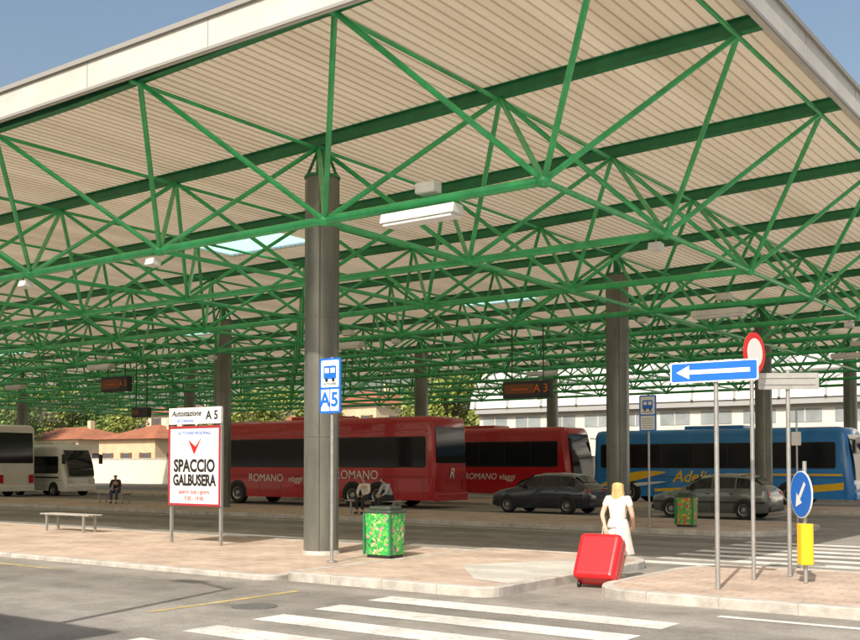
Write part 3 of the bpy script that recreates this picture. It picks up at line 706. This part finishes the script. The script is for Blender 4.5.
def person(label,loc,rot,J,top,bottom,hair,longhair=False,skirt=False,sleeve=.5,grp=None):
    t=thing('person',label,'person',loc,rot,grp)
    pts=[];edges=[];ix={}
    def a(k,r,par=None):
        ix[k]=len(pts); pts.append((tuple(J[k]),r)); 
        if par: edges.append((ix[par],ix[k]))
    a('pelvis',(.13,.10)); a('waist',(.105,.08),'pelvis'); a('chest',(.13,.095),'waist'); a('neckb',(.06,.055),'chest'); a('neck',.047,'neckb'); a('head',(.066,.078),'neck'); a('crown',(.07,.085),'head')
    for s in 'LR':
        a('sh'+s,.052,'chest'); a('el'+s,.038,'sh'+s); a('wr'+s,.024,'el'+s)
        a('hip'+s,.088,'pelvis'); a('kn'+s,.055,'hip'+s); a('an'+s,.036,'kn'+s); a('to'+s,.03,'an'+s)
    f=Vector(J['face']).normalized(); hd=Vector(J['head'])
    n=len(pts); pts.append((tuple(hd+f*.085+Vector((0,0,.01))),.014)); edges.append((ix['head'],n))
    for s in 'LR':
        d=Vector(J['wr'+s])-Vector(J['el'+s]); hand(pts,edges,ix['wr'+s],s,d,J.get('curl'+s,(0,1,-.3)))
    skin('body',pts,edges,M['skin'],t,2)
    sv=f.cross(Vector((0,0,1))).normalized()
    for sgn in (-1,1):
        q=MB(); p=hd+f*.078+sv*.03*sgn+Vector((0,0,.035)); q.lathe([(0.0,-.009),(.008,-.005),(.010,0),(.008,.005),(0.0,.009)],tuple(p),n=8); q.obj('eye',M['black'],t,smooth=True)
    q=MB(); p=hd+f*.074+Vector((0,0,-.035)); q.box(p.x-.022,p.x+.022,p.y-.008,p.y+.008,p.z-.005,p.z+.005); q.obj('mouth',M['lips'],t,bevel=.003)
    tp=[];te=[];ti={}
    def b(k,r,par=None,pos=None):
        ti[k]=len(tp); tp.append((tuple(pos if pos is not None else J[k]),r)); 
        if par: te.append((ti[par],ti[k]))
    b('pelvis',(.150,.122)); b('waist',(.128,.104),'pelvis'); b('chest',(.152,.118),'waist'); b('neckb',(.078,.07),'chest')
    for s in 'LR':
        b('sh'+s,.070,'chest'); e=Vector(J['sh'+s]).lerp(Vector(J['el'+s]),min(1,sleeve*2)); b('el'+s,.054,'sh'+s,e)
        if sleeve>.5: b('wr'+s,.036,'el'+s,Vector(J['el'+s]).lerp(Vector(J['wr'+s]),.85))
    skin('shirt',tp,te,top,t,2)
    if skirt:
        q=MB(); pv_=Vector(J['pelvis']); n=28; prof=[(.14,.115,.10),(.170,.145,-.0),(.19,.175,-.14),(.215,.21,-.30),(.24,.25,-.44)]
        for rx,ry,dz in prof:
            for i in range(n):
                th=2*math.pi*i/n; k=1+.06*math.sin(th*7)*(-dz*2 if dz<0 else 0); q.v.append((pv_.x+rx*k*math.cos(th),pv_.y+ry*k*math.sin(th),pv_.z+dz))
        for l in range(len(prof)-1):
            for i in range(n): q.f.append((l*n+i,l*n+(i+1)%n,(l+1)*n+(i+1)%n,(l+1)*n+i)); q.m.append(0)
        q.obj('skirt',bottom,t,smooth=True)
    else:
        bp=[(tuple(J['pelvis']),(.15,.12))]; be=[]
        for s in 'LR':
            k=len(bp); bp.append((tuple(J['hip'+s]),.105)); be.append((0,k)); bp.append((tuple(J['kn'+s]),.075)); be.append((k,k+1)); bp.append((tuple(Vector(J['kn'+s]).lerp(Vector(J['an'+s]),.92)),.055)); be.append((k+1,k+2))
        skin('trousers',bp,be,bottom,t,2)
    for s in 'LR':
        an=Vector(J['an'+s]); to=Vector(J['to'+s]); d=(to-an); d.z=0; d.normalize()
        skin('shoe',[(tuple(an+Vector((0,0,-.03))-d*.02),.043),(tuple((an+to)/2+Vector((0,0,-.012))),.042),(tuple(to+d*.03),.034)],[(0,1),(1,2)],M['cloth_dark'] if not skirt else M['cloth_white'],t,1)
    cr=Vector(J['crown']); up=(cr-hd).normalized()
    if longhair:
        hp=[(tuple(cr+up*.015-f*.02),(.095,.098)),(tuple(cr-f*.045-up*.05),(.10,.08)),(tuple(hd-f*.05-up*.05),(.10,.07)),(tuple(hd-f*.055-up*.13),(.115,.06)),(tuple(hd-f*.075-up*.22),(.11,.05)),(tuple(hd-f*.075-up*.30),(.08,.035))]; he=[(i,i+1) for i in range(5)]
    else:
        hp=[(tuple(cr+up*.012-f*.02),(.086,.092)),(tuple(cr-f*.045-up*.05),(.088,.07)),(tuple(hd-f*.05-up*.05),(.08,.055))]; he=[(0,1),(1,2)]
    skin('hair',hp,he,hair,t,2)
    return t
J=dict(pelvis=(0,0,.90),waist=(0,.0,1.04),chest=(0,.01,1.22),neckb=(0,.0,1.35),neck=(0,.01,1.41),head=(0,.03,1.49),crown=(0,.025,1.545),face=(-.1,1,-.1),
 shL=(-.165,0,1.30),elL=(-.225,-.10,1.06),wrL=(-.12,-.27,.89),curlL=(0,.3,-1),
 shR=(.165,0,1.30),elR=(.23,.0,1.05),wrR=(.19,.17,.90),curlR=(-.6,.5,0),
 hipL=(-.085,0,.86),knL=(-.095,.16,.50),anL=(-.09,.10,.10),toL=(-.09,.24,.035),
 hipR=(.085,0,.86),knR=(.09,.0,.47),anR=(.085,-.24,.15),toR=(.085,-.15,.035))
wx,wy=-7.24,14.93
person('woman with long blonde hair in white dress pulling a red suitcase',(wx,wy,.0),R(8),J,M['cloth_white'],M['cloth_white'],M['hair_blonde'],True,True,.25)
t=thing('suitcase','large shiny red hard-shell suitcase tilted on its wheels','suitcase',(wx+.0,wy-.80,.0),R(6))
tilt=R(-32)
def tilted(o): o.rotation_euler=(tilt,0,0); o.location=(0,0,.05); return o
q=MB(); q.box(-.33,.33,-.18,.16,.05,.80); tilted(q.obj('shell',M['redcase'],t,bevel=.08,seg=4))
q=MB()
for i in range(7): xx=-.24+i*.08; q.box(xx-.012,xx+.012,-.190,.168,.15,.70)
tilted(q.obj('shell_ribs',M['redcase'],t,bevel=.008))
q=MB(); q.box(-.334,.334,-.012,.000,.1,.76); tilted(q.obj('zip_seam',M['black'],t))
q=MB(); q.cyl((-.10,.12,.76),(-.10,.12,1.04),.011,8); q.cyl((.10,.12,.76),(.10,.12,1.04),.011,8); q.cyl((-.115,.12,1.04),(.115,.12,1.04),.017,8); tilted(q.obj('pull_handle',M['galv'],t))
for sx in (-.26,.26):
    q=MB(); q.lathe([(.0,-.02),(.045,-.02),(.05,0),(.045,.02),(0.0,.02)],(0,0,0),n=14); o=q.obj('wheel',M['black'],t,smooth=True); o.rotation_euler=(0,0,R(90)); o.location=(sx,.04,.05)
q=MB(); q.box(-.1,.1,-.02,.02,.80,.835); tilted(q.obj('carry_handle',M['black'],t,bevel=.01))

def seated(label,x,y,z,rot,top,bottom,hair,longhair,lean=.0):
    J=dict(pelvis=(0,0,.56),waist=(0,-.0+lean*.2,.72),chest=(0,-.02-lean*.3,.90),neckb=(0,-.03-lean*.5,1.03),neck=(0,-.05-lean*.6,1.09),head=(0,-.07-lean*.7,1.16),crown=(0,-.07-lean*.7,1.215),face=(0,-1,-.15),
     shL=(-.17,-.02-lean*.4,.98),elL=(-.22,-.12-lean*.4,.74),wrL=(-.12,-.33,.66),curlL=(0,-.4,-1),
     shR=(.17,-.02-lean*.4,.98),elR=(.22,-.12-lean*.4,.74),wrR=(.12,-.33,.66),curlR=(0,-.4,-1),
     hipL=(-.09,-.03,.55),knL=(-.13,-.45,.52),anL=(-.12,-.42,.10),toL=(-.13,-.57,.035),
     hipR=(.09,-.03,.55),knR=(.12,-.46,.53),anR=(.12,-.50,.10),toR=(.14,-.64,.035))
    return person(label,(x,y,z),rot,J,top,bottom,hair,longhair,False,.6)
seated('seated person in white shirt and dark trousers on a bench',-23.35,28.3,.13,R(15),M['cloth_white'],M['cloth_dark'],M['hair_dark'],False,.1)
seated('seated person in pale top and dark trousers leaning forward',-22.3,28.3,.13,R(-20),M['cloth_blue'],M['cloth_dark'],M['hair_dark'],False,.3)
seated('seated person in dark clothes on a far bench',px2(115,29.2),29.3,.13,R(40),M['cloth_dark'],M['denim'],M['hair_dark'],False,.2)

# ---------------------------------------------------------------- background buildings
def house(label,x,y,w,d,h,wall,rot=0,roofh=1.8,floors=2,cols=4,roof='hip'):
    t=thing('house',label,'house',(x,y,0),rot)
    q=MB(); q.box(-w/2,w/2,-d/2,d/2,0,h); q.obj('wall',wall,t)
    o=.5; rl=max(0,(w-d)/2); q=MB()
    q.add([(-w/2-o,-d/2-o,h+.01),(w/2+o,-d/2-o,h+.01),(w/2+o,d/2+o,h+.01),(-w/2-o,d/2+o,h+.01),(-rl,0,h+roofh),(rl,0,h+roofh)],[(0,1,5,4),(2,3,4,5),(1,2,5),(3,0,4),(3,2,1,0)])
    q.obj('roof',M['roof_tile'],t)
    q=MB(); q.box(w*.2,w*.2+.6,-.3,.3,h+roofh*.4,h+roofh+.7); q.obj('chimney',wall,t)
    for f in range(floors):
        for c in range(cols):
            xx=-w/2+w*(c+.5)/cols; z=h*(f+.38)/floors
            for sy in (-1,1):
                q=MB(); y0=sy*(d/2+.01); q.box(xx-.45,xx+.45,min(y0,y0-sy*.1),max(y0,y0-sy*.1),z,z+1.3)
                wn=q.obj('window',M['winblind'],t)
                y1=sy*(d/2+.04)
                for a,b_ in ((xx-.92,xx-.47),(xx+.47,xx+.92)):
                    q=MB(); q.box(a,b_,min(y1,sy*d/2+sy*.002),max(y1,sy*d/2+sy*.002),z-.03,z+1.33); q.obj('shutter',M['shutter'],wn)
    for f in range(floors):
        for yy in (-d/4,d/4):
            q=MB(); z=h*(f+.38)/floors; q.box(w/2-.1,w/2+.01,yy-.45,yy+.45,z,z+1.3); q.obj('window',M['winblind'],t)
    return t
def pv(px,u): return px2(px,u)
house('cream house with red tiled hip roof behind the station',pv(75,76),76,14,9,4.6,M['plaster'],0,1.6,1,4)
house('pale house with red tiled roof and shuttered windows',pv(150,72),73,9,8,4.4,M['plaster3'],0,1.6,1,3)
house('tall pale apartment house with tiled roof',pv(185,100),100,20,11,8.6,M['plaster2'],R(5),1.4,3,7)
house('cream house with brown tiled roof beyond the coaches',pv(372,88),88,11,9,8.0,M['plaster'],R(-8),1.8,2,4)
house('ochre house with tiled roof among trees',pv(315,95),97,14,9,6.6,M['plaster3'],0,1.8,2,4)
t=thing('boundary_wall','long low cream plastered boundary wall beyond the bus lanes','wall',(-95,64.5,0))
q=MB(); q.box(-60,62,-.12,.12,0,2.3); q.obj('wall_face',M['plaster2'],t); q=MB(); q.box(-60.05,62.05,-.18,.18,2.302,2.4); q.obj('coping',M['kerb'],t,bevel=.01)
t=thing('station_hall','large pale hall with barrel roof, steel ribs and window bands','building',(-14,70,0))
q=MB(); q.box(-32,40,0,24,0,6.2); q.obj('wall',M['hall'],t)
q=MB(); prof=[(-.6,6.21)]+[(12-12.6*math.cos(R(a)),6.21+5.2*math.sin(R(a))) for a in range(10,171,10)]+[(24.6,6.21)]
q.prismX(prof,-32.5,40.5); q.obj('roof',mat('white_metal_roof',(.68,.66,.62),.55,noise=.1,nscale=.3),t,smooth=True)
q=MB()
for i in range(25):
    xx=-32+i*3; 
    for k in range(len(prof)-1):
        a=prof[k]; b_=prof[k+1]; q.cyl((xx,a[0]-.05,a[1]+.05),(xx,b_[0]-.05,b_[1]+.08),.10,6,cap=False)
    if i<24:
        for k in range(1,7,2):
            a=prof[k]; b_=prof[k+2]
            q.cyl((xx,a[0]-.1,a[1]+.1),(xx+3,b_[0]-.1,b_[1]+.15),.06,6); q.cyl((xx+3,a[0]-.1,a[1]+.1),(xx,b_[0]-.1,b_[1]+.15),.06,6)
for k in (2,4,6,8):
    a=prof[k]; q.cyl((-32.5,a[0]-.1,a[1]+.1),(40.5,a[0]-.1,a[1]+.1),.07,6)
q.obj('roof_ribs',M['hallrib'],t)
for i in range(24):
    q=MB(); xx=-32+i*3; q.box(xx+.4,xx+2.6,-.03,.1,4.6,5.5); w_=q.obj('window',M['winpale'],t)
    q=MB(); q.box(xx+1.47,xx+1.53,-.06,-.031,4.6,5.5); q.obj('frame',M['hall'],w_)
q=MB(); q.box(-32.1,40.1,-.5,-.01,5.8,6.2); q.obj('eaves_band',M['hallrib'],t)
t=thing('unseen_shadow_building','unseen plastered building added to cast the shadow at lower left','building',(-24.3,-3.3,0))  # added out of view to throw shadow onto the near left road
q=MB(); q.box(-16,16.2,-4.5,4.4,0,5.6); q.obj('wall',M['plaster'],t)
q=MB(); q.box(-16.3,16.3,-4.8,4.5,5.61,5.8); q.obj('roof',M['kerb'],t)
for i in range(8):
    q=MB(); q.box(-15+i*4,-13+i*4,4.35,4.42,1,3.2); q.obj('window',M['winblind'],t)
t=thing('street_lamp','grey street lamp with curved arm beside the road','street lamp',(-9.9,4.3,0))
q=MB(); q.cyl((0,0,0),(0,0,6.2),.08,12,r2=.05); q.obj('post',M['galv'],t,smooth=True)
q=MB(); q.cyl((0,0,6.1),(-.9,0,6.45),.035,8); q.obj('arm',M['galv'],t)
q=MB(); q.prismY([(-1.5,6.4),(-.85,6.38),(-.85,6.52),(-1.4,6.5)],-.14,.14); q.obj('lamp_head',M['bone'],t,bevel=.03)

# ---------------------------------------------------------------- trees
def tree(x,y,h,cr,lm,lab,n=3600):
    t=thing('tree',lab,'tree',(x,y,0))
    q=MB()
    q.cyl((0,0,0),(.1,.05,h*.42),.22,10,r2=.14)
    for i in range(7):
        a=i*2.4; z0=h*(.3+.05*i/3); r=cr*(.45+.25*random.random()); p=(r*math.cos(a),r*math.sin(a),h*(.55+.3*random.random()))
        q.cyl((.08,.04,z0),p,.09,7,r2=.03)
    q.cyl((.1,.05,h*.42),(0,0,h*.85),.13,8,r2=.03)
    q.obj('trunk',M['bark'],t,smooth=True)
    q=MB(); clumps=[]
    for i in range(26):
        a=random.random()*6.283; zz=random.uniform(-1,1); rr=math.sqrt(1-zz*zz)*random.uniform(.45,1)
        clumps.append(Vector((cr*rr*math.cos(a),cr*rr*math.sin(a),h*.66+h*.3*zz))) 
    for i in range(n):
        c=random.choice(clumps); s=cr*.3
        p=c+Vector((random.gauss(0,s*.55),random.gauss(0,s*.55),random.gauss(0,s*.45)))
        d=Vector((random.gauss(0,1),random.gauss(0,1),random.gauss(0,1))).normalized(); e=d.orthogonal().normalized(); g_=d.cross(e); l=random.uniform(.14,.28)
        q.add([p-e*l,p-g_*l*.6,p+e*l,p+g_*l*.6],[(0,1,2,3)])
    q.obj('crown',lm,t)
for (pxl,u,h,cr,lm) in ((8,68,12,4.6,'leaf'),(38,80,13.5,5,'leaf2'),(72,86,14,5,'leaf'),(100,88,12,4.4,'leaf'),(128,88,9.5,3.4,'leaf2'),(250,76,9.4,3.8,'leaf2'),(285,82,9.6,3.8,'leaf2'),(448,74,9.4,4,'leaf2'),(482,76,10.2,4,'leaf2'),(412,90,10,4,'leaf'),(225,86,8.6,3.4,'leaf'),(330,84,8.6,3.2,'leaf')):
    tree(pv(pxl,u),u,h,cr,M[lm],'broad-leaved tree with '+('yellowish' if lm=='leaf2' else 'dark green')+' crown beyond the bus station')

# ---------------------------------------------------------------- light, world, camera
d=Vector((-.25,.97,0)).normalized()*math.cos(R(42)); d.z=-math.sin(R(42))
s=bpy.data.lights.new('sun','SUN'); s.energy=5.0; s.angle=R(.5); s.color=(1,.93,.81)
so=bpy.data.objects.new('sun',s); C.objects.link(so); so.rotation_euler=d.to_track_quat('-Z','Y').to_euler()
w=bpy.data.worlds.new('World'); SC.world=w; w.use_nodes=True; nt=w.node_tree
sk=nt.nodes.new('ShaderNodeTexSky'); sk.sky_type='NISHITA'; sk.sun_disc=False; sk.sun_elevation=R(42); sk.sun_rotation=math.atan2(-d.x,-d.y)
sk.dust_density=5.0; sk.air_density=1.4
bg=nt.nodes['Background']; bg.inputs['Strength'].default_value=.15; nt.links.new(sk.outputs[0],bg.inputs[0])
SC.view_settings.view_transform='Standard'; SC.view_settings.look='None'; SC.view_settings.exposure=0
cam=bpy.data.cameras.new('camera'); co=bpy.data.objects.new('camera',cam); C.objects.link(co); SC.camera=co
pit=2.0
co.location=(0,0,1.85); co.rotation_euler=(R(90+pit),0,R(36)); cam.sensor_width=36; cam.lens=36*1050/860; cam.shift_y=(144-1050*math.tan(R(pit)))/860; cam.clip_end=4000
